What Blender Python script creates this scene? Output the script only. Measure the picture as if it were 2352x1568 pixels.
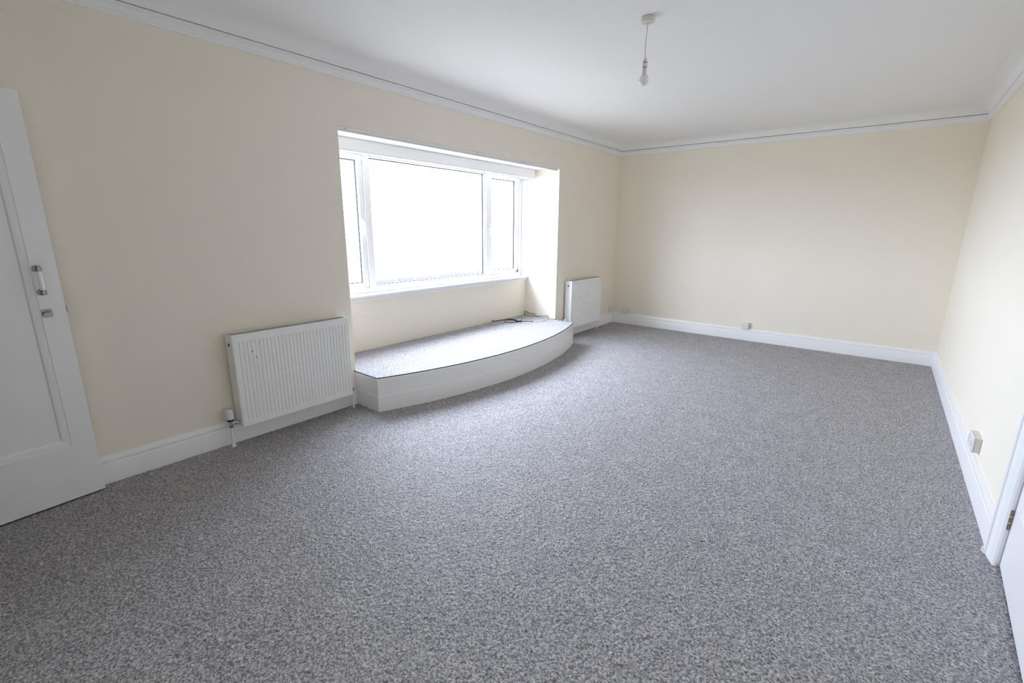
import bpy, bmesh, math
import numpy as np
from mathutils import Matrix, Vector

# ------------------------------------------------------------------ clear
for o in list(bpy.data.objects):
    bpy.data.objects.remove(o, do_unlink=True)
S = bpy.context.scene
C = S.collection

# ------------------------------------------------------------------ camera
yaw, pitch, roll = -0.6721, -0.2388, 0.0079
CAM = Vector((3.1714, -6.4524, 1.38))
fwd = Vector((math.sin(yaw) * math.cos(pitch), math.cos(yaw) * math.cos(pitch), math.sin(pitch)))
r0 = Vector((math.cos(yaw), -math.sin(yaw), 0.0))
u0 = r0.cross(fwd)
rgt = r0 * math.cos(roll) + u0 * math.sin(roll)
up = -r0 * math.sin(roll) + u0 * math.cos(roll)
cam_d = bpy.data.cameras.new('camera')
cam = bpy.data.objects.new('camera', cam_d)
C.objects.link(cam)
cam.matrix_world = Matrix(((rgt.x, up.x, -fwd.x, CAM.x), (rgt.y, up.y, -fwd.y, CAM.y),
                           (rgt.z, up.z, -fwd.z, CAM.z), (0, 0, 0, 1)))
cam_d.sensor_width = 36.0
cam_d.lens = 36.0 * 1061.28 / 2352.0
cam_d.clip_start = 0.02
cam_d.clip_end = 500
S.camera = cam

# ------------------------------------------------------------------ world, light, exposure
SKY = (0.80, 0.878, 1.075)
SKY_STRENGTH = 36.5     # zenith radiance; the overcast sky falls off towards the horizon
w = bpy.data.worlds.new('overcast_sky')
S.world = w
w.use_nodes = True
bg = w.node_tree.nodes['Background']
bg.inputs['Color'].default_value = (*SKY, 1)
wn = w.node_tree.nodes
wl = w.node_tree.links
tc = wn.new('ShaderNodeTexCoord')
sx = wn.new('ShaderNodeSeparateXYZ')
wl.new(tc.outputs['Generated'], sx.inputs[0])
mr = wn.new('ShaderNodeMapRange')          # overcast sky, brighter towards the zenith
mr.inputs['From Min'].default_value = 0.0
mr.inputs['From Max'].default_value = 1.0
mr.inputs['To Min'].default_value = SKY_STRENGTH * 0.6
mr.inputs['To Max'].default_value = SKY_STRENGTH
wl.new(sx.outputs['Z'], mr.inputs['Value'])
wl.new(mr.outputs['Result'], bg.inputs['Strength'])
try:
    S.cycles.max_bounces = 16
    S.cycles.diffuse_bounces = 12
    S.cycles.transparent_max_bounces = 12
    S.cycles.sample_clamp_indirect = 0
    S.cycles.caustics_reflective = False
    S.cycles.filter_width = 1.0
except Exception:
    pass
# sampling portal in the window opening: emits nothing, only guides sky sampling
pd = bpy.data.lights.new('window_portal', 'AREA')
pd.shape = 'RECTANGLE'
pd.size, pd.size_y = 1.26, 2.92
pd.cycles.is_portal = True
po = bpy.data.objects.new('window_portal', pd)
po.matrix_world = Matrix(((0, 0, -1, -0.66), (0, 1, 0, -3.03), (1, 0, 0, 1.42), (0, 0, 0, 1)))
C.objects.link(po)

V = S.view_settings
V.view_transform = 'Standard'
V.look = 'None'
V.gamma = 1.0
V.use_curve_mapping = False
V.exposure = 0.0

# ------------------------------------------------------------------ materials
def _mat(name):
    m = bpy.data.materials.new(name)
    m.use_nodes = True
    nt = m.node_tree
    return m, nt, nt.nodes['Principled BSDF']

def _coord(nt, scale=None):
    tc = nt.nodes.new('ShaderNodeTexCoord')
    return tc.outputs['Object']

def paint(name, col, rough=0.55, bump=0.0, bscale=120.0, var=0.0, spec=0.4):
    m, nt, b = _mat(name)
    b.inputs['Roughness'].default_value = rough
    b.inputs['Specular IOR Level'].default_value = spec
    co = _coord(nt)
    n = nt.nodes.new('ShaderNodeTexNoise')
    n.inputs['Scale'].default_value = 1.7
    n.inputs['Detail'].default_value = 3
    nt.links.new(co, n.inputs['Vector'])
    mx = nt.nodes.new('ShaderNodeMix')
    mx.data_type = 'RGBA'
    mx.inputs[6].default_value = (*[c * (1 - var) for c in col], 1)
    mx.inputs[7].default_value = (*[min(1, c * (1 + var)) for c in col], 1)
    nt.links.new(n.outputs['Fac'], mx.inputs[0])
    nt.links.new(mx.outputs[2], b.inputs['Base Color'])
    if bump:
        n2 = nt.nodes.new('ShaderNodeTexNoise')
        n2.inputs['Scale'].default_value = bscale
        n2.inputs['Detail'].default_value = 4
        nt.links.new(co, n2.inputs['Vector'])
        bp = nt.nodes.new('ShaderNodeBump')
        bp.inputs['Strength'].default_value = bump
        bp.inputs['Distance'].default_value = 0.002
        nt.links.new(n2.outputs['Fac'], bp.inputs['Height'])
        nt.links.new(bp.outputs['Normal'], b.inputs['Normal'])
    return m

def carpet(name, gain=1.0):
    """short twist-pile carpet: flecks of charcoal, slate blue and oatmeal yarn"""
    m, nt, b = _mat(name)
    b.inputs['Roughness'].default_value = 0.62
    b.inputs['Specular IOR Level'].default_value = 0.22
    b.inputs['Sheen Weight'].default_value = 0.06
    b.inputs['Sheen Roughness'].default_value = 0.5
    b.inputs['Sheen Tint'].default_value = (1, 1, 1, 1)
    co = _coord(nt)
    def noise(scale, detail=2.0, rough=0.6):
        n = nt.nodes.new('ShaderNodeTexNoise')
        n.inputs['Scale'].default_value = scale
        n.inputs['Detail'].default_value = detail
        n.inputs['Roughness'].default_value = rough
        nt.links.new(co, n.inputs['Vector'])
        return n
    n1 = noise(138, 3, 0.65)
    ramp = nt.nodes.new('ShaderNodeValToRGB')
    e = ramp.color_ramp.elements
    e[0].position = 0.35; e[0].color = (0.084 * gain, 0.085 * gain, 0.094 * gain, 1)
    e[1].position = 0.65; e[1].color = (0.415 * gain, 0.398 * gain, 0.378 * gain, 1)
    k = e.new(0.5); k.color = (0.226 * gain, 0.221 * gain, 0.227 * gain, 1)
    nt.links.new(n1.outputs['Fac'], ramp.inputs['Fac'])
    n2 = noise(72, 2)
    r2 = nt.nodes.new('ShaderNodeValToRGB')
    r2.color_ramp.elements[0].position = 0.35
    r2.color_ramp.elements[0].color = (0.83, 0.84, 0.90, 1)
    r2.color_ramp.elements[1].position = 0.65
    r2.color_ramp.elements[1].color = (1.13, 1.11, 1.08, 1)
    nt.links.new(n2.outputs['Fac'], r2.inputs['Fac'])
    mul = nt.nodes.new('ShaderNodeMix')
    mul.data_type = 'RGBA'
    mul.blend_type = 'MULTIPLY'
    mul.inputs[0].default_value = 1
    nt.links.new(ramp.outputs['Color'], mul.inputs[6])
    nt.links.new(r2.outputs['Color'], mul.inputs[7])
    n3 = noise(7, 3)
    r3 = nt.nodes.new('ShaderNodeValToRGB')
    r3.color_ramp.elements[0].position = 0.3
    r3.color_ramp.elements[0].color = (0.93, 0.93, 0.93, 1)
    r3.color_ramp.elements[1].position = 0.7
    r3.color_ramp.elements[1].color = (1.06, 1.06, 1.06, 1)
    nt.links.new(n3.outputs['Fac'], r3.inputs['Fac'])
    mul2 = nt.nodes.new('ShaderNodeMix')
    mul2.data_type = 'RGBA'
    mul2.blend_type = 'MULTIPLY'
    mul2.inputs[0].default_value = 1
    nt.links.new(mul.outputs[2], mul2.inputs[6])
    nt.links.new(r3.outputs['Color'], mul2.inputs[7])
    nt.links.new(mul2.outputs[2], b.inputs['Base Color'])
    bp = nt.nodes.new('ShaderNodeBump')
    bp.inputs['Strength'].default_value = 0.55
    bp.inputs['Distance'].default_value = 0.004
    nt.links.new(n1.outputs['Fac'], bp.inputs['Height'])
    nt.links.new(bp.outputs['Normal'], b.inputs['Normal'])
    return m

def metal(name, col, rough):
    m, nt, b = _mat(name)
    b.inputs['Base Color'].default_value = (*col, 1)
    b.inputs['Metallic'].default_value = 1
    b.inputs['Roughness'].default_value = rough
    return m

def glass(name):
    m = bpy.data.materials.new(name)
    m.use_nodes = True
    nt = m.node_tree
    nt.nodes.clear()
    out = nt.nodes.new('ShaderNodeOutputMaterial')
    t = nt.nodes.new('ShaderNodeBsdfTransparent')
    t.inputs['Color'].default_value = (0.96, 0.975, 0.97, 1)
    g = nt.nodes.new('ShaderNodeBsdfGlossy')
    g.inputs['Roughness'].default_value = 0.02
    lw = nt.nodes.new('ShaderNodeLayerWeight')
    lw.inputs['Blend'].default_value = 0.5
    pw = nt.nodes.new('ShaderNodeMath')
    pw.operation = 'POWER'
    pw.inputs[1].default_value = 5.0
    nt.links.new(lw.outputs['Facing'], pw.inputs[0])
    fr = nt.nodes.new('ShaderNodeMath')
    fr.operation = 'MULTIPLY_ADD'
    fr.inputs[1].default_value = 0.92
    fr.inputs[2].default_value = 0.04
    nt.links.new(pw.outputs[0], fr.inputs[0])
    mx = nt.nodes.new('ShaderNodeMixShader')
    nt.links.new(fr.outputs[0], mx.inputs[0])
    nt.links.new(t.outputs[0], mx.inputs[1])
    nt.links.new(g.outputs[0], mx.inputs[2])
    nt.links.new(mx.outputs[0], out.inputs[0])
    return m

M = {
    'cream': paint('cream_emulsion', (0.885, 0.825, 0.715), 0.75, 0.10, 160, 0.012, 0.25),
    'ceiling': paint('white_ceiling_emulsion', (0.88, 0.875, 0.865), 0.85, 0.06, 130, 0.008, 0.2),
    'gloss': paint('white_gloss_paint', (0.88, 0.88, 0.885), 0.32, 0.03, 40, 0.01, 0.45),
    'fascia': paint('white_satin_fascia', (0.87, 0.865, 0.86), 0.42, 0.03, 40, 0.01, 0.4),
    'upvc': paint('white_upvc', (0.87, 0.875, 0.88), 0.28, 0, 1, 0.0, 0.45),
    'enamel': paint('white_radiator_enamel', (0.87, 0.87, 0.86), 0.35, 0.0, 1, 0.006, 0.45),
    'grille': paint('grey_radiator_grille', (0.42, 0.42, 0.42), 0.5),
    'plastic': paint('white_plastic', (0.80, 0.80, 0.79), 0.35),
    'old_plastic': paint('aged_white_plastic', (0.70, 0.68, 0.64), 0.4),
    'bulb': paint('frosted_bulb', (0.84, 0.85, 0.90), 0.12, 0, 1, 0.0, 0.6),
    'dark': paint('dark_hole', (0.02, 0.022, 0.03), 0.6),
    'rubber': paint('black_cable_sheath', (0.025, 0.027, 0.035), 0.45),
    'white_cable': paint('white_cable_sheath', (0.78, 0.77, 0.74), 0.45),
    'binding': paint('navy_carpet_edge', (0.035, 0.045, 0.085), 0.9),
    'brass': metal('tarnished_brass', (0.34, 0.27, 0.19), 0.45),
    'chrome': metal('chrome', (0.62, 0.64, 0.66), 0.22),
    'dark_chrome': metal('dark_chrome', (0.30, 0.32, 0.34), 0.3),
    'ceramic': paint('white_ceramic', (0.92, 0.92, 0.92), 0.25, 0, 1, 0.0, 0.6),
    'carpet': carpet('grey_fleck_carpet', 1.45),
    'glass': glass('window_glass'),
    'stone': paint('dark_grey_block', (0.052, 0.050, 0.049), 0.9, 0.4, 20, 0.15),
    'coping': paint('pale_mortar', (0.5, 0.5, 0.5), 0.9),
    'paving': paint('weathered_paving', (0.21, 0.195, 0.165), 0.9, 0.2, 10, 0.06),
    'hall': paint('hall_paint', (0.6, 0.57, 0.52), 0.8),
    'mark': paint('brown_scuff', (0.26, 0.17, 0.12), 0.8),
}

# ------------------------------------------------------------------ helpers
def obj(name, bm, mat, parent=None, smooth=False, bevel=0.0, loc=None):
    me = bpy.data.meshes.new(name)
    bmesh.ops.recalc_face_normals(bm, faces=bm.faces)
    bm.to_mesh(me)
    bm.free()
    me.materials.append(M[mat])
    o = bpy.data.objects.new(name, me)
    C.objects.link(o)
    if parent is not None:
        o.parent = parent
    if loc is not None:
        o.location = loc
    if smooth:
        for p in me.polygons:
            p.use_smooth = True
        try:
            me.set_sharp_from_angle(angle=math.radians(40))
        except Exception:
            pass
    if bevel:
        md = o.modifiers.new('bevel', 'BEVEL')
        md.width = bevel
        md.segments = 2
        md.limit_method = 'ANGLE'
        md.angle_limit = math.radians(40)
    return o

def tag(o, label, cat, group=None):
    o['label'] = label
    o['category'] = cat
    if group:
        o['group'] = group
    return o

def struct(o, label=None):
    o['kind'] = 'structure'
    if label:
        o['label'] = label
    return o

def empty(name, loc=(0, 0, 0), rz=0.0):
    o = bpy.data.objects.new(name, None)
    o.location = loc
    o.rotation_euler = (0, 0, rz)
    o.empty_display_size = 0.1
    C.objects.link(o)
    return o

def box(bm, x0, x1, y0, y1, z0, z1):
    vs = [bm.verts.new((x, y, z)) for x in (x0, x1) for y in (y0, y1) for z in (z0, z1)]
    for f in ((0, 1, 3, 2), (4, 6, 7, 5), (0, 4, 5, 1), (2, 3, 7, 6), (0, 2, 6, 4), (1, 5, 7, 3)):
        bm.faces.new([vs[i] for i in f])
    return bm

def B(*boxes):
    bm = bmesh.new()
    for b in boxes:
        box(bm, *b)
    return bm

def sweep(bm, rows, closed_rows=False, cap=True):
    """rows: list of equally long point loops (profile closed); skins consecutive rows"""
    vr = [[bm.verts.new(p) for p in r] for r in rows]
    n = len(rows[0])
    m = len(rows)
    for i in range(m if closed_rows else m - 1):
        a, b = vr[i], vr[(i + 1) % m]
        for j in range(n):
            k = (j + 1) % n
            bm.faces.new((a[j], a[k], b[k], b[j]))
    if cap and not closed_rows:
        bm.faces.new(vr[0])
        bm.faces.new(list(reversed(vr[-1])))
    return bm

def lathe(bm, prof, seg=24, axis='Z', org=(0, 0, 0)):
    """prof: list of (radius, t)"""
    ox, oy, oz = org
    rows = []
    for r, t in prof:
        row = []
        for k in range(seg):
            a = 2 * math.pi * k / seg
            c, s = r * math.cos(a), r * math.sin(a)
            if axis == 'Z':
                row.append((ox + c, oy + s, oz + t))
            elif axis == 'X':
                row.append((ox + t, oy + c, oz + s))
            else:
                row.append((ox + c, oy + t, oz + s))
        rows.append(row)
    return sweep(bm, rows)

def smooth_path(pts, n=8):
    P = [Vector(p) for p in pts]
    out = []
    for i in range(len(P) - 1):
        a, b = P[i], P[i + 1]
        p0 = P[i - 1] if i else a * 2 - b
        p3 = P[i + 2] if i + 2 < len(P) else b * 2 - a
        for k in range(n):
            t = k / n
            out.append(0.5 * ((2 * a) + (b - p0) * t + (2 * p0 - 5 * a + 4 * b - p3) * t * t
                              + (3 * a - p0 - 3 * b + p3) * t ** 3))
    out.append(P[-1])
    return out

def tube(bm, pts, r, seg=10, n=8):
    P = smooth_path(pts, n) if n > 1 else [Vector(p) for p in pts]
    rows = []
    ref = Vector((0.12, 0.31, 0.94))
    for i, p in enumerate(P):
        t = (P[min(i + 1, len(P) - 1)] - P[max(i - 1, 0)]).normalized()
        a = t.cross(ref).normalized()
        b = t.cross(a).normalized()
        rows.append([tuple(p + (a * math.cos(2 * math.pi * k / seg) + b * math.sin(2 * math.pi * k / seg)) * r)
                     for k in range(seg)])
    return sweep(bm, rows)

# ------------------------------------------------------------------ room dimensions (metres)
W = 3.738            # window wall x = 0, opposite wall x = W
YF = 0.0             # far wall
YB = -6.86           # wall behind the camera
HC = 2.535           # ceiling
RY0, RY1 = -4.468, -1.588     # window recess along the wall
RX = -0.475          # back of the recess below the sill
HEAD = 2.085         # recess soffit
XO = -0.66           # outer face of window wall
TH = 0.14
DY0, DY1 = -4.625, -3.845     # doorway in the right-hand wall
DH = 2.0
BX0, BX1 = 0.15, 0.935        # doorway in the wall behind the camera

# ------------------------------------------------------------------ shell
floor = struct(obj('floor', B((XO, W + TH + 1.2, YB - TH - 1.2, YF + TH, -0.12, 0.0)), 'carpet'),
       'grey flecked fitted carpet')
def pile(name, x0, x1, y0, y1, pitch, amp, seed, z=0.0, keep=None):
    """tufted carpet surface: a fine height field"""
    rng = np.random.default_rng(seed)
    nx, ny = int((x1 - x0) / pitch) + 1, int((y1 - y0) / pitch) + 1
    h = rng.random((ny, nx)).astype(np.float32)
    h = (h + np.roll(h, 1, 0) + np.roll(h, 1, 1) + np.roll(np.roll(h, 1, 0), 1, 1)) / 4
    h = np.clip((h - 0.5) * 1.7 + 0.5, 0, 1)
    X, Y = np.meshgrid(np.linspace(x0, x1, nx, dtype=np.float32), np.linspace(y0, y1, ny, dtype=np.float32))
    jit = (rng.random((2, ny, nx)).astype(np.float32) - 0.5) * pitch * 0.7
    jit[:, 0, :] = jit[:, -1, :] = 0
    jit[:, :, 0] = jit[:, :, -1] = 0
    co = np.stack([X + jit[0], Y + jit[1], z + h * amp], -1).reshape(-1, 3)
    i = np.arange(ny * nx, dtype=np.int32).reshape(ny, nx)
    q = np.stack([i[:-1, :-1], i[:-1, 1:], i[1:, 1:], i[1:, :-1]], -1).reshape(-1, 4)
    if keep is not None:
        c = co[q].mean(1)
        q = q[keep(c[:, 0], c[:, 1])]
    me = bpy.data.meshes.new(name)
    me.vertices.add(len(co))
    me.vertices.foreach_set('co', co.ravel())
    me.loops.add(q.size)
    me.loops.foreach_set('vertex_index', q.ravel())
    me.polygons.add(len(q))
    me.polygons.foreach_set('loop_start', np.arange(0, q.size, 4, dtype=np.int32))
    me.polygons.foreach_set('use_smooth', np.ones(len(q), dtype=bool))
    me.update(calc_edges=True)
    me.materials.append(M['carpet'])
    o = bpy.data.objects.new(name, me)
    C.objects.link(o)
    return o

cpile = pile('carpet_pile', 0.021, W + 0.10, YB + 0.021, YF - 0.021, 0.0052, 0.0036, 7, 0.0005,
             lambda x, y: ~((x < 0.29) & (y > -4.48) & (y < -1.638)) & ((x < W - 0.021) | ((y > DY0) & (y < DY1))))
cpile['kind'] = 'stuff'
cpile.parent = floor
struct(obj('ceiling', B((XO, W + TH + 1.2, YB - TH - 1.2, YF + TH, HC, HC + 0.12)), 'ceiling'))
struct(obj('wall_left', B((XO, 0, YB - TH, RY0, 0, HC), (XO, 0, RY1, YF + TH, 0, HC),
                          (XO, 0, RY0, RY1, HEAD, HC), (XO, RX, RY0, RY1, 0, 0.78)), 'cream'))
struct(obj('wall_far', B((0, W, YF, YF + TH, 0, HC)), 'cream'))
struct(obj('wall_right', B((W, W + TH, YB - TH, DY0 - 0.03, 0, HC), (W, W + TH, DY1 + 0.03, YF + TH, 0, HC),
                           (W, W + TH, DY0 - 0.03, DY1 + 0.03, DH + 0.04, HC)), 'cream'))
struct(obj('wall_back', B((0, BX0 - 0.03, YB - TH, YB, 0, HC), (BX1 + 0.03, W, YB - TH, YB, 0, HC),
                          (BX0 - 0.03, BX1 + 0.03, YB - TH, YB, DH + 0.04, HC)), 'cream'))
# landing beyond the two doorways, closed all round
struct(obj('wall_hall', B((W + TH + 1.0, W + TH + 1.2, YB - TH - 1.2, YF + TH, 0, HC),
                          (XO, W + TH + 1.2, YB - TH - 1.2, YB - TH - 1.0, 0, HC),
                          (W + TH, W + TH + 1.0, DY1 + 0.9, DY1 + 1.0, 0, HC),
                          (XO, XO + 0.1, YB - TH - 1.0, YB - TH, 0, HC)), 'hall'))

# cove cornice and picture rail run round the whole room, mitred at the corners
def ring(name, prof, mat):
    bm = bmesh.new()
    rows = []
    for cx, cy in ((0, 0), (1, 0), (1, 1), (0, 1)):
        rows.append([((d if cx == 0 else W - d), (YB + d if cy == 0 else YF - d), z) for d, z in prof])
    sweep(bm, rows, closed_rows=True)
    return struct(obj(name, bm, mat, smooth=True))

cove = [(-0.002, HC + 0.002), (-0.002, 2.458), (0.031, 2.458), (0.033, 2.461)]
for k in range(1, 13):
    t = k / 12 * math.pi / 2
    cove.append((0.135 - 0.102 * math.cos(t), 2.461 + (HC - 2.461) * math.sin(t)))
cove[-1] = (0.135, HC + 0.002)
ring('trim_1', cove, 'ceiling')
rail = [(-0.002, 2.392), (0.012, 2.392), (0.014, 2.396), (0.014, 2.402), (0.018, 2.405), (0.024, 2.411), (0.027, 2.419),
        (0.027, 2.428), (0.024, 2.433), (0.024, 2.437), (0.030, 2.440), (0.033, 2.446), (0.031, 2.452),
        (-0.002, 2.452)]
ring('trim_2', rail, 'gloss')

# skirting
SK = [(-0.002, 0.0), (0.020, 0.0), (0.020, 0.112), (0.0185, 0.116), (0.0155, 0.118), (0.0155, 0.121),
      (0.0175, 0.124), (0.0165, 0.134), (0.0125, 0.142), (0.0105, 0.149), (0.008, 0.155), (-0.002, 0.156)]

def skirt(name, side, segs):
    """segs: (start, end, mitre at start, mitre at end) measured along the wall"""
    bm = bmesh.new()
    for a, b, ma, mb in segs:
        rows = []
        for q, mm, sg in ((a, ma, 1), (b, mb, -1)):
            row = []
            for d, z in SK:
                t = q + sg * mm * d
                row.append({'left': (d, t, z), 'right': (W - d, t, z), 'far': (t, YF - d, z),
                            'back': (t, YB + d, z)}[side])
            rows.append(row)
        sweep(bm, rows)
    return struct(obj(name, bm, 'gloss', smooth=True))

PY0, PY1 = -4.482, -1.636        # platform sides
skirt('baseboard_left', 'left', [(YB, PY0 - 0.001, 1, 0), (PY1 + 0.001, YF, 0, 1)])
skirt('baseboard_far', 'far', [(0, W, 1, 1)])
skirt('baseboard_right', 'right', [(YB, DY0 - 0.095, 1, 0), (DY1 + 0.095, YF, 0, 1)])
skirt('baseboard_back', 'back', [(BX1 + 0.126, W, 0, 1)])

# ------------------------------------------------------------------ window
win = struct(empty('window_1', (-0.56, (RY0 + RY1) / 2, 0.79)), 'wide white three-light window in a deep recess')
WO = win.location.copy()
def wpart(name, bm, mat, parent=None, bevel=0.0, smooth=False, label=None):
    bmesh.ops.translate(bm, verts=bm.verts, vec=-WO)
    o = obj(name, bm, mat, parent or win, smooth=smooth, bevel=bevel)
    if label:
        o['label'] = label
    return o
FX0, FX1 = -0.635, -0.555
wpart('frame', B((FX0, FX1, RY0, RY0 + 0.06, 0.79, 2.06), (FX0, FX1, RY1 - 0.058, RY1, 0.79, 2.06),
                 (FX0, FX1, RY0 + 0.06, RY1 - 0.058, 0.79, 0.835), (FX0, FX1, RY0 + 0.06, RY1 - 0.058, 2.005, 2.06)),
      'upvc', bevel=0.004)
wpart('mullion', B((FX0, FX1, -3.902, -3.838, 0.835, 2.005)), 'upvc', bevel=0.004)
wpart('mullion', B((FX0, FX1, -2.268, -2.212, 0.835, 2.005)), 'upvc', bevel=0.004)
def sash(y0, y1, z0, z1, wd, x0, x1, nm='sash'):
    return wpart(nm, B((x0, x1, y0, y0 + wd, z0, z1), (x0, x1, y1 - wd, y1, z0, z1),
                       (x0, x1, y0 + wd, y1 - wd, z0, z0 + wd), (x0, x1, y0 + wd, y1 - wd, z1 - wd, z1)),
                 'upvc', bevel=0.004)
sl = sash(-4.406, -3.905, 0.838, 2.002, 0.046, -0.628, -0.563)
sr = sash(-2.209, -1.648, 0.838, 2.002, 0.046, -0.628, -0.563)
bead = sash(-3.838, -2.268, 0.835, 2.005, 0.016, -0.622, -0.575, 'glazing_bead')
for y0, y1, z0, z1 in ((-4.36, -3.951, 0.884, 1.956), (-3.822, -2.284, 0.851, 1.989), (-2.163, -1.694, 0.884, 1.956)):
    wpart('glass_pane', B((-0.606, -0.602, y0, y1, z0, z1)), 'glass')
# dark glazing gaskets round each pane
for y0, y1, z0, z1 in ((-4.36, -3.951, 0.884, 1.956), (-3.822, -2.284, 0.851, 1.989), (-2.163, -1.694, 0.884, 1.956)):
    g = 0.005
    wpart('gasket', B((-0.612, -0.597, y0, y0 + g, z0, z1), (-0.612, -0.597, y1 - g, y1, z0, z1),
                      (-0.612, -0.597, y0 + g, y1 - g, z0, z0 + g), (-0.612, -0.597, y0 + g, y1 - g, z1 - g, z1)),
          'dark')
# cockspur handles on the casements
def handle(y, z, parent, sg):
    bm = B((-0.563, -0.553, y - 0.009, y + 0.009, z - 0.028, z + 0.030))
    box(bm, -0.553, -0.530, y - 0.007, y + 0.007, z - 0.010, z + 0.012)
    box(bm, -0.534, -0.523, y - 0.005, y + 0.007, z - 0.120, z + 0.010)
    box(bm, -0.551, -0.534, y, y + sg * 0.042, z - 0.006, z + 0.012)
    return wpart('window_handle', bm, 'upvc', parent, bevel=0.004)
handle(-3.927, 1.425, sl, 1)
handle(-2.187, 1.425, sr, -1)
# loop of cord hooked on the top corner of the near casement
cl = []
for k in range(25):
    a = k / 24 * 2 * math.pi
    cl.append((-0.553 + 0.004 * math.cos(a), -3.905 + 0.021 * math.sin(a), 1.955 + 0.045 * math.cos(a)))
bm = bmesh.new()
tube(bm, cl, 0.0035, 8, 1)
box(bm, -0.564, -0.550, -3.93, -3.905, 1.955, 1.985)
wpart('cord_loop', bm, 'upvc', sl, smooth=True)
bm = B((-0.566, -0.548, -1.668, -1.652, 0.842, 0.868), (-0.566, -0.552, -1.69, -1.65, 0.836, 0.846))
wpart('hinge_bracket', bm, 'brass', sr, label='small tarnished hinge bracket')
# white lining boards on the recess cheeks beside the frame
for y0, y1 in ((RY0, RY0 + 0.006), (RY1 - 0.006, RY1)):
    wpart('reveal_lining', B((FX1, RX - 0.002, y0, y1, 0.79, HEAD)), 'upvc')
wpart('soffit_board', B((FX1, -0.031, RY0 + 0.0005, RY1 - 0.0065, HEAD - 0.004, HEAD)), 'ceiling')
# sill board with rounded nose and a scotia beneath
prof = [(-0.60, 0.79), (-0.60, 0.766), (-0.475, 0.766), (-0.475, 0.734), (-0.466, 0.734), (-0.464, 0.746), (-0.459, 0.755),
        (-0.452, 0.761), (-0.443, 0.764), (-0.440, 0.768), (-0.437, 0.776), (-0.438, 0.784), (-0.442, 0.789), (-0.448, 0.791)]
bm = bmesh.new()
sweep(bm, [[(x, y, z) for x, z in prof] for y in (RY0 + 0.001, RY1 - 0.001)])
wpart('window_sill', bm, 'gloss', smooth=True)

# pelmet board across the top of the window
pel = tag(empty('pelmet', (-0.345, -3.03, 1.985)), 'long flat white pelmet board across the top of the window recess', 'pelmet')
def ppart(name, bm, mat, parent, o, **kw):
    bmesh.ops.translate(bm, verts=bm.verts, vec=-Vector(o))
    return obj(name, bm, mat, parent, **kw)
pl = (-0.345, -3.03, 1.985)
ppart('pelmet_board', B((-0.352, -0.334, RY0 + 0.002, -1.622, 1.985, HEAD - 0.0045)), 'gloss', pel, pl, bevel=0.006)
ppart('pelmet_return', B((-0.554, -0.352, -1.640, -1.622, 1.985, HEAD - 0.0045)), 'gloss', pel, pl, bevel=0.003)
ppart('pelmet_bead', B((-0.358, -0.331, RY0 + 0.002, -1.621, 1.979, 1.985)), 'gloss', pel, pl, bevel=0.002)

# curtain track fixed under the front edge of the soffit
tr = tag(empty('curtain_track', (-0.02, -3.03, 2.06)), 'slim white curtain track under the front edge of the window recess', 'curtain track')
tl = (-0.02, -3.03, 2.06)
ppart('batten', B((-0.030, -0.008, RY0 + 0.002, RY1 - 0.004, 2.066, HEAD)), 'gloss', tr, tl, bevel=0.002)
ppart('track_rail', B((-0.024, -0.012, RY0 + 0.004, RY1 - 0.03, 2.056, 2.066),
                      (-0.028, -0.008, RY0 + 0.004, RY1 - 0.03, 2.050, 2.056)), 'plastic', tr, tl)
for yy in (-4.40, -3.0, -2.29):
    bm = bmesh.new()
    lathe(bm, [(0.004, 0), (0.004, 0.004)], 10, 'X', (-0.009, yy, 2.072))
    ppart('screw', bm, 'dark_chrome', tr, tl)

# ------------------------------------------------------------------ bowed carpeted platform in the recess
PZ = 0.276
plat = tag(empty('window_platform', (0.05, -3.06, 0)), 'low white bow-fronted platform step with grey carpeted top under the window', 'platform')
pc = (0.05, -3.06, 0.0)
XS, XA = 0.300, 0.575
half = (PY1 - PY0) / 2
YC = (PY0 + PY1) / 2
sag = XA - XS
RAD = (half * half + sag * sag) / (2 * sag)
XC = XA - RAD
def front(off, n=40, xs=0.0215):
    """outline of the bowed front, offset outwards: list of (x, y) from near side to far side"""
    R = RAD + off
    pts = [(xs, PY0 - off)]
    a0 = math.asin((half + off) / R)
    for k in range(n + 1):
        a = -a0 + 2 * a0 * k / n
        pts.append((XC + R * math.cos(a), YC + R * math.sin(a)))
    pts.append((xs, PY1 + off))
    return pts
def band(o0, o1, z0, z1, rnd=0.0, xs=0.0215):
    inner, outer = front(o0, xs=xs), front(o1, xs=xs)
    outer2 = front(o1 - rnd, xs=xs) if rnd else outer
    rows = []
    for a, b, c in zip(inner, outer, outer2):
        if rnd:
            rows.append([(a[0], a[1], z0), (b[0], b[1], z0), (b[0], b[1], z1 - rnd), (c[0], c[1], z1), (a[0], a[1], z1)])
        else:
            rows.append([(a[0], a[1], z0), (b[0], b[1], z0), (b[0], b[1], z1), (a[0], a[1], z1)])
    return sweep(bmesh.new(), rows)
ppart('fascia_board', band(-0.016, -0.004, 0.002, 0.262, xs=0.0005), 'fascia', plat, pc, smooth=True)
ppart('skirting_board', band(-0.004, 0.002, 0.0, 0.128, 0.004), 'fascia', plat, pc, smooth=True)
ppart('nosing', band(-0.004, 0.0045, 0.245, 0.2690, 0.0035, xs=0.0005), 'gloss', plat, pc, smooth=True)
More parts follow.
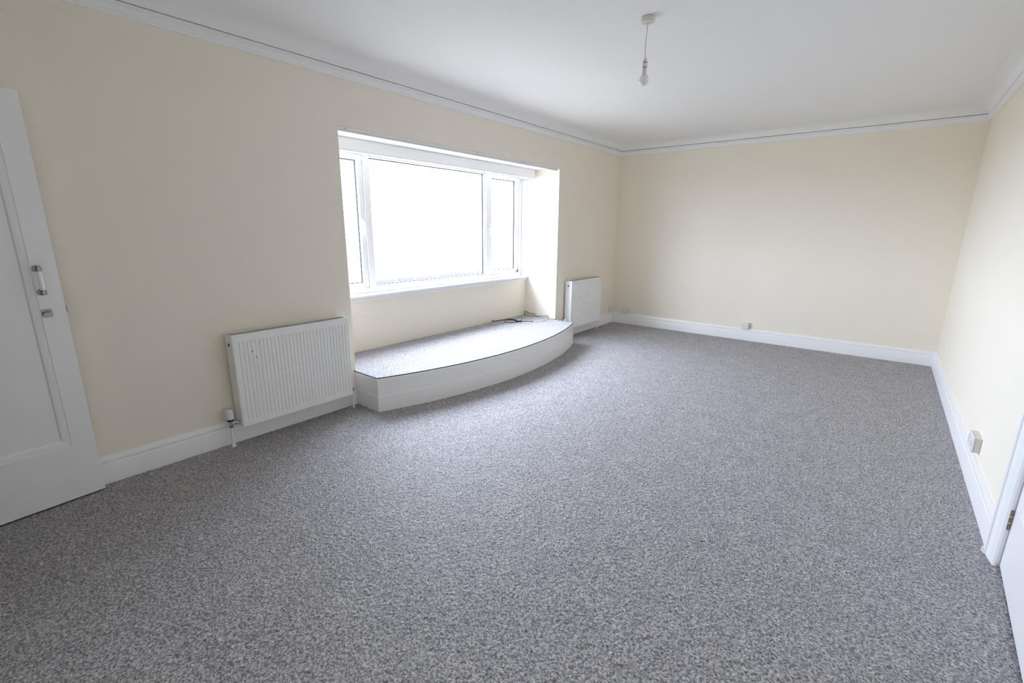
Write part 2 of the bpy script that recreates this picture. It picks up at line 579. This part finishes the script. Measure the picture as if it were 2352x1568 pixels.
# carpet on top
bm = bmesh.new()
top = [(x, y) for x, y in front(-0.003)]
top[0] = (0.001, PY0 + 0.001)
top[-1] = (0.001, PY1 - 0.001)
poly = top + [(0.001, RY1 - 0.001), (RX + 0.001, RY1 - 0.001), (RX + 0.001, RY0 + 0.001), (0.001, RY0 + 0.001)]
sweep(bm, [[(x, y, 0.262) for x, y in poly], [(x, y, 0.2722) for x, y in poly]])
cp = ppart('carpet_top', bm, 'carpet', plat, pc)
cp['label'] = 'grey flecked carpet covering the platform'
def on_platform(x, y):
    inside = (y > RY0 + 0.002) & (y < RY1 - 0.002) & (x > RX + 0.002) & (x <= 0.0)
    out = (x > 0.0) & (y > PY0 + 0.003) & (y < PY1 - 0.003) & ((x - XC) ** 2 + (y - YC) ** 2 < (RAD - 0.003) ** 2)
    return inside | out
pp = pile('carpet_pile', RX + 0.002, XA, PY0 + 0.003, RY1 - 0.002, 0.0052, 0.0034, 11, 0.2724, on_platform)
pp['kind'] = 'stuff'
pp.data.transform(Matrix.Translation(-Vector(pc)))
pp.parent = plat
ed = front(-0.0015)
ed[0] = (0.003, PY0 - 0.0005)
ed[-1] = (0.003, PY1 + 0.0005)
bm = bmesh.new()
tube(bm, [(x, y, 0.2722) for x, y in ed], 0.0034, 8, 1)
eb = ppart('carpet_edge', bm, 'binding', plat, pc, smooth=True)
eb['label'] = 'dark navy cut edge of the carpet'

# ------------------------------------------------------------------ coax cable left on the platform
ZC = PZ + 0.0045
cab = tag(empty('aerial_cable', (-0.25, -1.95, PZ)), 'loose black and white aerial cable with connectors lying on the platform', 'cable')
co = (-0.25, -1.95, PZ)
bm = bmesh.new()
tube(bm, [(-0.452, -1.605, 0.322), (-0.415, -1.602, 0.305), (-0.37, -1.606, 0.302), (-0.31, -1.612, 0.296), (-0.25, -1.625, ZC),
          (-0.20, -1.618, 0.292), (-0.13, -1.602, 0.298), (-0.085, -1.622, 0.296), (-0.055, -1.68, 0.287)], 0.0033, 8)
ppart('cable', bm, 'rubber', cab, co, smooth=True)
bm = bmesh.new()
tube(bm, [(-0.055, -1.68, 0.287), (-0.035, -1.74, ZC), (-0.025, -1.80, ZC), (-0.04, -1.87, ZC), (-0.09, -1.93, ZC)], 0.0036, 8)
ppart('cable', bm, 'white_cable', cab, co, smooth=True)
bm = bmesh.new()
tube(bm, [(-0.09, -1.93, ZC), (-0.14, -1.975, ZC), (-0.18, -2.005, ZC), (-0.215, -2.04, ZC), (-0.215, -2.10, ZC), (-0.24, -2.165, ZC), (-0.29, -2.19, ZC),
          (-0.345, -2.175, ZC), (-0.39, -2.13, ZC), (-0.415, -2.09, ZC + 0.004), (-0.39, -2.05, ZC + 0.006)], 0.0033, 8)
ppart('cable', bm, 'rubber', cab, co, smooth=True)
bm = bmesh.new()
tube(bm, [(-0.405, -2.06, ZC + 0.004), (-0.375, -2.035, 0.286), (-0.32, -2.03, 0.286), (-0.27, -2.03, 0.286)], 0.0075, 10)
ppart('plug', bm, 'rubber', cab, co, smooth=True)
bm = bmesh.new()
tube(bm, [(-0.27, -2.03, 0.286), (-0.245, -2.02, 0.287)], 0.006, 10, 1)
ppart('connector', bm, 'chrome', cab, co, smooth=True)
bm = bmesh.new()
tube(bm, [(-0.255, -2.085, 0.287), (-0.225, -2.06, 0.287), (-0.195, -2.035, 0.286)], 0.0095, 10, 2)
ppart('splitter', bm, 'rubber', cab, co, smooth=True)
bm = bmesh.new()
tube(bm, [(-0.405, -2.06, ZC + 0.003), (-0.435, -2.10, ZC), (-0.452, -2.17, ZC), (-0.458, -2.235, ZC), (-0.462, -2.262, ZC + 0.004),
          (-0.466, -2.27, ZC + 0.018)], 0.0042, 8)
ppart('cable', bm, 'rubber', cab, co, smooth=True)
st = bmesh.new()
tube(st, [(0, 0, 0.0), (0.001, 0.001, 0.02), (0.0, 0.002, 0.05)], 0.004, 8)
tag(obj('cable_stub', st, 'rubber', smooth=True, loc=(-0.468, -1.612, PZ)),
    'short dark cable end standing upright in the recess corner', 'cable')

# ------------------------------------------------------------------ radiators
def radiator(label, y0, y1, z0=0.128, z1=0.728, ribs=31, flute=0.0052):
    r = tag(empty('radiator', (0.0, (y0 + y1) / 2, z0)), label, 'radiator', None)
    o = (0.0, (y0 + y1) / 2, z0)
    xf, xb = 0.118, 0.024
    # pressed front panel with vertical flutes
    n = ribs
    ym, zt, zb = 0.022, 0.044, 0.034
    span = (y1 - y0) - 2 * ym
    pit = span / n
    bm = bmesh.new()
    ys, dep = [y0 + 0.006, y0 + ym], [0, 0]
    for k in range(n):
        a = y0 + ym + k * pit
        for f, d in ((0.18, 0.0), (0.36, 1.0), (0.64, 1.0), (0.82, 0.0)):
            ys.append(a + f * pit)
            dep.append(d)
    ys += [y1 - ym, y1 - 0.006]
    dep += [0, 0]
    zs = [(z0 + 0.004, 0), (z0 + zb, 0), (z0 + zb + 0.012, 1), (z1 - zt - 0.012, 1), (z1 - zt, 0), (z1 - 0.010, 0)]
    grid = [[bm.verts.new((xf - flute * d * q, y, z)) for y, d in zip(ys, dep)] for z, q in zs]
    for i in range(len(zs) - 1):
        for j in range(len(ys) - 1):
            bm.faces.new((grid[i][j], grid[i][j + 1], grid[i + 1][j + 1], grid[i + 1][j]))
    # return edges of the pressing
    edge = [grid[0][j] for j in range(len(ys))] + [grid[i][-1] for i in range(1, len(zs))] + \
           [grid[-1][j] for j in range(len(ys) - 2, -1, -1)] + [grid[i][0] for i in range(len(zs) - 2, 0, -1)]
    back = [bm.verts.new((xf - 0.012, v.co.y, v.co.z)) for v in edge]
    for i in range(len(edge)):
        k = (i + 1) % len(edge)
        bm.faces.new((edge[i], edge[k], back[k], back[i]))
    bm.faces.new(back)
    ppart('front_panel', bm, 'enamel', r, o)
    ppart('back_panel', B((xb, xb + 0.012, y0 + 0.008, y1 - 0.008, z0 + 0.006, z1 - 0.012)), 'enamel', r, o, bevel=0.003)
    # convector fins between the panels
    bm = bmesh.new()
    nf = 26
    for k in range(nf):
        yy = y0 + 0.03 + (y1 - y0 - 0.06) * k / (nf - 1)
        box(bm, xb + 0.013, xf - 0.014, yy - 0.0006, yy + 0.0006, z0 + 0.06, z1 - 0.05)
    ppart('convector_fins', bm, 'grille', r, o)
    # side covers
    for a, b, sg in ((y0, y0 + 0.005, -1), (y1 - 0.005, y1, 1)):
        s_ = ppart('side_panel', B((xb - 0.002, xf + 0.0005, a, b, z0 + 0.002, z1)), 'enamel', r, o, bevel=0.002)
        bm = bmesh.new()
        yy = a if sg < 0 else b
        lathe(bm, [(0.0115, 0.0), (0.0115, 0.0012)], 20, 'Y', (0.068, yy - (0.0012 if sg < 0 else 0.0), z1 - 0.062))
        ppart('vent_hole', bm, 'dark', s_, o)
        bm = bmesh.new()
        lathe(bm, [(0.0075, 0.0), (0.0075, 0.004), (0.004, 0.005)], 16, 'Y', (0.068, yy - (0.004 if sg < 0 else -0.0008), z1 - 0.050))
        ppart('bleed_plug', bm, 'enamel', s_, o, smooth=True)
    # top grille
    tg = ppart('top_frame', B((xf - 0.010, xf + 0.0005, y0 + 0.005, y1 - 0.005, z1 - 0.010, z1 + 0.001),
                              (xb - 0.002, xb + 0.006, y0 + 0.005, y1 - 0.005, z1 - 0.010, z1 + 0.001)), 'enamel', r, o, bevel=0.0015)
    ppart('top_grille', B((xb + 0.006, xf - 0.010, y0 + 0.005, y1 - 0.005, z1 - 0.006, z1 - 0.003)), 'grille', r, o)
    bm = bmesh.new()
    ns = 40
    for k in range(ns):
        yy = y0 + 0.012 + (y1 - y0 - 0.024) * k / (ns - 1)
        box(bm, xb + 0.006, xf - 0.010, yy - 0.003, yy + 0.003, z1 - 0.003, z1 - 0.001)
    g = ppart('grille_slats', bm, 'grille', r, o)
    # wall brackets
    for yy in (y0 + 0.14, y1 - 0.14):
        ppart('wall_bracket', B((0.0, xb + 0.001, yy - 0.02, yy + 0.02, z0 + 0.05, z1 - 0.08)), 'enamel', r, o)
    # pipes and valves
    zv = z0 + 0.032
    vx = 0.070
    # thermostatic valve (low y end)
    yt = y0 - 0.052
    bm = bmesh.new()
    lathe(bm, [(0.0075, 0.0), (0.0075, zv - 0.018)], 14, 'Z', (vx, yt, 0))
    lathe(bm, [(0.012, 0.0), (0.012, 0.030), (0.0095, 0.034), (0.0075, 0.034)], 16, 'Z', (vx, yt, 0))
    ppart('pipe', bm, 'gloss', r, o, smooth=True)
    bm = bmesh.new()
    lathe(bm, [(0.0125, -0.024), (0.0135, -0.022), (0.0135, -0.008), (0.0105, -0.006), (0.0105, 0.012), (0.0125, 0.014), (0.0125, 0.022)], 16, 'Z', (vx, yt, zv))
    lathe(bm, [(0.0085, 0.006), (0.0085, 0.022), (0.0125, 0.024), (0.0125, 0.040), (0.009, 0.042), (0.009, 0.0525)], 14, 'Y', (vx, yt, zv))
    v = ppart('valve_body', bm, 'chrome', r, o, smooth=True)
    v['label'] = 'chrome valve body'
    bm = bmesh.new()
    lathe(bm, [(0.0185, 0.020), (0.0185, 0.030)], 20, 'Z', (vx, yt, zv))
    ppart('valve_collar', bm, 'dark', v, o, smooth=True)
    bm = bmesh.new()
    lathe(bm, [(0.017, 0.030), (0.0205, 0.033), (0.0212, 0.060), (0.0205, 0.062), (0.0212, 0.064), (0.0205, 0.088), (0.018, 0.094), (0.010, 0.096)], 24, 'Z', (vx, yt, zv))
    ppart('thermostat_head', bm, 'plastic', v, o, smooth=True)
    # lockshield valve
    yl = y1 + 0.026
    bm = bmesh.new()
    lathe(bm, [(0.0075, 0.0), (0.0075, zv - 0.016)], 14, 'Z', (vx, yl, 0))
    ppart('pipe', bm, 'gloss', r, o, smooth=True)
    bm = bmesh.new()
    lathe(bm, [(0.0115, -0.020), (0.0125, -0.018), (0.0125, -0.006), (0.010, -0.004), (0.010, 0.014)], 14, 'Z', (vx, yl, zv))
    lathe(bm, [(0.0085, -0.0265), (0.0085, -0.008), (0.0115, -0.006), (0.0115, 0.0)], 14, 'Y', (vx, yl, zv))
    v = ppart('lockshield_valve', bm, 'dark_chrome', r, o, smooth=True)
    bm = bmesh.new()
    lathe(bm, [(0.0125, 0.014), (0.0125, 0.030), (0.010, 0.044), (0.004, 0.049)], 16, 'Z', (vx, yl, zv))
    ppart('valve_cap', bm, 'plastic', v, o, smooth=True)
    return r

r1 = radiator('fluted white radiator on the near side of the window platform, with a thermostatic valve', -5.374, -4.577, 0.128, 0.731)
# two rusty chips on the near radiator
for yy, zz in ((-5.262, 0.612), (-5.242, 0.573)):
    bm = bmesh.new()
    pts = [(0.0030, 0.0), (0.0020, 0.0040), (-0.0008, 0.0062), (-0.0030, 0.0025), (-0.0024, -0.0035), (0.0010, -0.0055)]
    sweep(bm, [[(x_, yy + a_, zz + b_) for a_, b_ in pts] for x_ in (0.1168, 0.1185)])
    ppart('paint_chip', bm, 'mark', r1, (0.0, (-5.374 - 4.577) / 2, 0.128))
radiator('white radiator between the window platform and the corner with the far wall', -1.405, -0.615, 0.132, 0.743, flute=0.0026)

# ------------------------------------------------------------------ sockets
def socket(label, cat, w, dep, kind):
    """built facing +Y at the origin on a wall in the plane y=0"""
    h = 0.086
    r = tag(empty('wall_socket' if cat == 'socket' else 'aerial_outlet'), label, cat)
    bm = B((-w / 2 + 0.0015, w / 2 - 0.0015, 0.0, dep - 0.009, -h / 2 + 0.0015, h / 2 - 0.0015))
    obj('back_box', bm, 'old_plastic', r, bevel=0.002)
    bm = B((-w / 2, w / 2, dep - 0.009, dep, -h / 2, h / 2))
    pl_ = obj('face_plate', bm, 'plastic', r, bevel=0.003)
    def hole(x, z, a, b_):
        obj('pin_hole', B((x - a, x + a, dep - 0.001, dep + 0.0004, z - b_, z + b_)), 'dark', pl_)
    def screw(x, z):
        q = bmesh.new()
        lathe(q, [(0.0035, dep - 0.001), (0.0035, dep + 0.0006)], 12, 'Y', (x, 0, z))
        obj('screw', q, 'dark_chrome', pl_)
    def outlet(cx, sw):
        hole(cx, 0.010, 0.002, 0.004)
        hole(cx - 0.011, -0.012, 0.0032, 0.002)
        hole(cx + 0.011, -0.012, 0.0032, 0.002)
        q = B((sw - 0.005, sw + 0.005, dep - 0.001, dep + 0.003, 0.002, 0.022))
        obj('switch', q, 'plastic', pl_, bevel=0.0015)
    if kind == 'single':
        outlet(0.004, -0.028)
        screw(-0.030, -0.004)
        screw(0.030, -0.004)
    elif kind == 'double':
        outlet(-0.030, -0.060)
        outlet(0.030, 0.060)
        screw(-0.0605, -0.006)
        screw(0.0605, -0.006)
    else:
        q = bmesh.new()
        lathe(q, [(0.0075, dep - 0.001), (0.0075, dep + 0.004), (0.004, dep + 0.004)], 16, 'Y', (0, 0, 0.0))
        obj('aerial_port', q, 'dark_chrome', pl_, smooth=True)
        screw(-0.030, 0)
        screw(0.030, 0)
    return r

def put(o, loc, rz):
    o.location = loc
    o.rotation_euler = (0, 0, rz)

put(socket('single white wall socket on a surface box midway along the far wall skirting', 'socket', 0.087, 0.040, 'single'),
    (1.886, 0, 0.198), math.pi)
put(socket('double white wall socket on the far wall close to the window-wall corner', 'socket', 0.152, 0.028, 'double'),
    (0.222, 0, 0.206), math.pi)
put(socket('double white surface-box socket on the long wall opposite the window', 'socket', 0.150, 0.037, 'double'),
    (W, -2.948, 0.237), math.pi / 2)
put(socket('small square white aerial outlet between the far radiator and the corner', 'outlet', 0.086, 0.030, 'aerial'),
    (0, -0.082, 0.207), -math.pi / 2)

# ------------------------------------------------------------------ pendant lamp
LX, LY = 1.926, -3.688
pen = tag(empty('pendant_light', (LX, LY, HC)), 'bare white bulb hanging on a thin cord from a ceiling rose', 'light')
bm = bmesh.new()
lathe(bm, [(0.031, 0.0), (0.0375, -0.002), (0.0385, -0.006), (0.0375, -0.022), (0.034, -0.027), (0.012, -0.029), (0.006, -0.033), (0.004, -0.034)], 32)
obj('ceiling_rose', bm, 'old_plastic', pen, smooth=True)
bm = bmesh.new()
tube(bm, [(0, 0, -0.030), (-0.002, -0.001, -0.09), (-0.004, -0.001, -0.15), (-0.001, 0, -0.205)], 0.0028, 8)
obj('cord', bm, 'old_plastic', pen, smooth=True)
bm = bmesh.new()
lathe(bm, [(0.004, -0.203), (0.009, -0.210), (0.0125, -0.219), (0.0135, -0.228)], 20)
lathe(bm, [(0.0145, -0.231), (0.0145, -0.252)], 20)
lathe(bm, [(0.0125, -0.255), (0.0125, -0.268), (0.0105, -0.272)], 20)
h = obj('lamp_holder', bm, 'old_plastic', pen, smooth=True)
bm = bmesh.new()
lathe(bm, [(0.0130, -0.226), (0.0130, -0.233)], 20)
lathe(bm, [(0.0120, -0.250), (0.0120, -0.257)], 20)
obj('shade_ring_groove', bm, 'dark', h, smooth=True)
bm = bmesh.new()
lathe(bm, [(0.0105, -0.268), (0.0110, -0.282), (0.0150, -0.293), (0.0185, -0.299)], 24)
obj('bulb_collar', bm, 'old_plastic', pen, smooth=True)
bm = bmesh.new()
pr = [(0.0185, -0.2985), (0.0225, -0.305), (0.0265, -0.313)]
for k in range(0, 9):
    a = k / 8 * math.radians(84)
    pr.append((0.0280 * math.cos(a), -0.321 - 0.0270 * math.sin(a)))
lathe(bm, pr, 28)
obj('bulb', bm, 'bulb', pen, smooth=True)

# ------------------------------------------------------------------ doors
def leaf(parent, width, height, panel=True, stile=0.087, thick=0.040):
    """door leaf in its own frame: x 0..width from the free edge, y 0 front .. thick back, z up"""
    mo, dp = 0.038, 0.012
    px0, px1, pz0, pz1 = stile, width - stile, 0.282, height - 0.11
    bm = bmesh.new()
    rows = []
    for ox, ix, oz, iz in ((0, px0, 0, pz0), (width, px1, 0, pz0), (width, px1, height, pz1), (0, px0, height, pz1)):
        rows.append([(ox, 0, oz), (ix, 0, iz), (ix, thick, iz), (ox, thick, oz)])
    sweep(bm, rows, closed_rows=True)
    obj('door_frame', bm, 'gloss', parent, bevel=0.0015)
    obj('door_panel', B((px0, px1, dp, thick - dp, pz0, pz1)), 'gloss', parent)
    for face, sg in ((0.0, 1), (thick, -1)):
        bm = bmesh.new()
        rows = []
        prof = [(0.0, -0.0008), (0.003, -0.0012), (0.006, 0.0012), (0.020, 0.0025), (0.032, 0.0045), (0.036, 0.0085), (mo, dp), (0.0, dp)]
        for cx, cz in ((0, 0), (1, 0), (1, 1), (0, 1)):
            rows.append([(px0 + d if cx == 0 else px1 - d, face + sg * q, pz0 + d if cz == 0 else pz1 - d) for d, q in prof])
        sweep(bm, rows, closed_rows=True)
        obj('panel_moulding', bm, 'gloss', parent)

# near door: leaf swung right back against the window wall
ang = math.radians(5.55)
d1 = empty('door_1', (0.084, -6.068, 0.012))
struct(d1, 'white single-panel door standing open against the window wall')
# local +x runs from the free edge back to the hinge, local +y points at the wall
ex = Vector((math.sin(ang), -math.cos(ang), 0))
d1.rotation_euler = (0, 0, math.atan2(ex.y, ex.x))
# local y axis = ex rotated +90 deg -> points to +x side; room side is +x, so mirror by building leaf behind it
def door_leaf_room_pos_y(parent, width, height):
    before = set(bpy.data.objects)
    leaf(parent, width, height)
    for o in set(bpy.data.objects) - before:
        o.location = (0, -0.040, 0)
door_leaf_room_pos_y(d1, 0.762, 1.944)
# pull handle: white bar between two chrome posts
bm = bmesh.new()
lathe(bm, [(0.0085, -0.045), (0.0105, -0.020), (0.0105, 0.020), (0.0085, 0.045)], 16, 'Z', (0.072, 0.034, 1.118))
hd = obj('pull_handle', bm, 'ceramic', d1, smooth=True)
for zz in (1.063, 1.173):
    q = bmesh.new()
    lathe(q, [(0.015, 0.0), (0.015, 0.004), (0.0065, 0.007), (0.0065, 0.022), (0.0110, 0.024), (0.0110, 0.042), (0.007, 0.046)], 18, 'Y', (0.072, 0, zz))
    lathe(q, [(0.0115, -0.011), (0.0115, 0.011)], 16, 'Z', (0.072, 0.034, zz))
    obj('handle_post', q, 'dark_chrome', hd, smooth=True)
bm = B((0.052, 0.088, 0.0, 0.005, 0.944, 0.980))
th = obj('thumb_turn', bm, 'dark_chrome', d1, bevel=0.002)
bm = bmesh.new()
lathe(bm, [(0.0075, 0.005), (0.006, 0.018)], 14, 'Y', (0.070, 0, 0.962))
box(bm, 0.055, 0.085, 0.015, 0.026, 0.956, 0.968)
obj('turn_knob', bm, 'dark_chrome', th)
obj('latch_bolt', B((-0.010, 0.002, -0.028, -0.014, 0.958, 0.984)), 'dark_chrome', d1, bevel=0.003)
obj('latch_plate', B((-0.001, 0.002, -0.031, -0.009, 0.92, 1.02)), 'chrome', d1)
for zz in (0.2, 1.70):
    q = bmesh.new()
    lathe(q, [(0.006, -0.045), (0.006, 0.045)], 12, 'Z', (0.768, -0.004, zz))
    obj('hinge', q, 'brass', d1, smooth=True)

# lining + architrave of a doorway
ARCH = [(0.0, 0.0), (0.0, 0.030), (0.006, 0.033), (0.014, 0.030), (0.018, 0.024), (0.030, 0.022), (0.055, 0.021), (0.070, 0.019),
        (0.078, 0.015), (0.086, 0.016), (0.092, 0.013), (0.098, 0.006), (0.098, 0.0)]
def architrave(parent, to_world, a, b, hgt, base):
    """to_world(t, out, z): t along the wall, out = into the room; moulding lies outside a..b; profile starts at outer edge"""
    bm = bmesh.new()
    wd = 0.098
    def row(tt, zz):
        return [tuple(Vector(to_world(*q)) - Vector(base)) for q in zip(tt, [p[1] for p in ARCH], zz)]
    ds = [p[0] for p in ARCH]
    rows = [row([a - wd + d for d in ds], [0.0] * len(ds)),
            row([a - wd + d for d in ds], [hgt + wd - d for d in ds]),
            row([b + wd - d for d in ds], [hgt + wd - d for d in ds]),
            row([b + wd - d for d in ds], [0.0] * len(ds))]
    sweep(bm, rows)
    return obj('architrave', bm, 'gloss', parent)

d2 = struct(empty('door_2', (W, (DY0 + DY1) / 2, 0)), 'white door standing just ajar in the wall opposite the window')
base2 = (W, (DY0 + DY1) / 2, 0)
architrave(d2, lambda t, o, z: (W - o, t, z), DY0 + 0.004, DY1 - 0.004, DH - 0.004, base2)
ppart('plinth_block', B((W - 0.037, W - 0.001, DY1 + 0.084, DY1 + 0.100, 0, 0.030)), 'gloss', d2, base2, bevel=0.006)
ppart('door_lining', B((W, W + TH, DY1, DY1 + 0.03, 0, DH + 0.04), (W, W + TH, DY0 - 0.03, DY0, 0, DH + 0.04),
                       (W, W + TH, DY0, DY1, DH, DH + 0.04),
                       (W + 0.066, W + 0.090, DY1 - 0.014, DY1, 0, DH), (W + 0.066, W + 0.090, DY0, DY0 + 0.014, 0, DH)),
      'gloss', d2, base2)
lf = empty('door_leaf', (0, 0, 0))
lf.parent = d2
# hinge axis at far side of the opening; leaf swings a few degrees into the room
hinge = Vector((W + 0.008, DY1 - 0.003, 0.012))
th2 = math.radians(3.0)
lf.location = hinge - Vector(base2)
# local x from hinge towards the camera side: direction (-sin, -cos)
ex2 = Vector((-math.sin(th2), -math.cos(th2), 0))
lf.rotation_euler = (0, 0, math.atan2(ex2.y, ex2.x))
leaf(lf, 0.772, 1.975)
for zz in (0.215, 1.70):
    q = bmesh.new()
    lathe(q, [(0.005, -0.045), (0.0055, -0.018)], 12, 'Z', (0, 0, zz))
    lathe(q, [(0.0055, -0.011), (0.0055, 0.011)], 12, 'Z', (0, 0, zz))
    lathe(q, [(0.0055, 0.018), (0.005, 0.045)], 12, 'Z', (0, 0, zz))
    hg = obj('hinge', q, 'brass', d2, smooth=True)
    hg.location = hinge - Vector(base2) + Vector((-0.008, 0.002, 0))
    hg['label'] = 'tarnished brass hinge'

d3 = struct(empty('door_3', ((BX0 + BX1) / 2, YB, 0)), 'open doorway behind the open panelled door')
base3 = ((BX0 + BX1) / 2, YB, 0)
ppart('door_lining', B((BX0 - 0.03, BX0, YB - TH, YB, 0, DH + 0.04), (BX1, BX1 + 0.03, YB - TH, YB, 0, DH + 0.04),
                       (BX0, BX1, YB - TH, YB, DH, DH + 0.04)), 'gloss', d3, base3)
architrave(d3, lambda t, o, z: (t, YB + o * 0.6, z), BX0 - 0.012, BX1 + 0.012, DH + 0.012, base3)

# ------------------------------------------------------------------ outside
struct(obj('ground', B((-60, XO - 0.001, -50, 50, -0.40, -0.30)), 'paving'), 'weathered paved ground outside')
gw = tag(empty('garden_wall', (-6.1, 1.0, -0.30)), 'low grey block wall with pale joints outside the window', 'wall')
go = (-6.1, 1.0, -0.30)
edges = [-9.6, -8.35, -7.2, -6.1, -4.9, -3.75, -2.65, -1.5, -0.45, 0.59, 1.167, 1.947, 2.523, 3.378, 4.3, 5.35, 6.4, 7.5]
for a, b in zip(edges[:-1], edges[1:]):
    ppart('block', B((-6.2, -6.0, a + 0.05, b - 0.05, -0.30, 0.19)), 'stone', gw, go, bevel=0.01)
ppart('mortar_core', B((-6.18, -6.02, edges[0], edges[-1], -0.30, 0.172)), 'coping', gw, go)
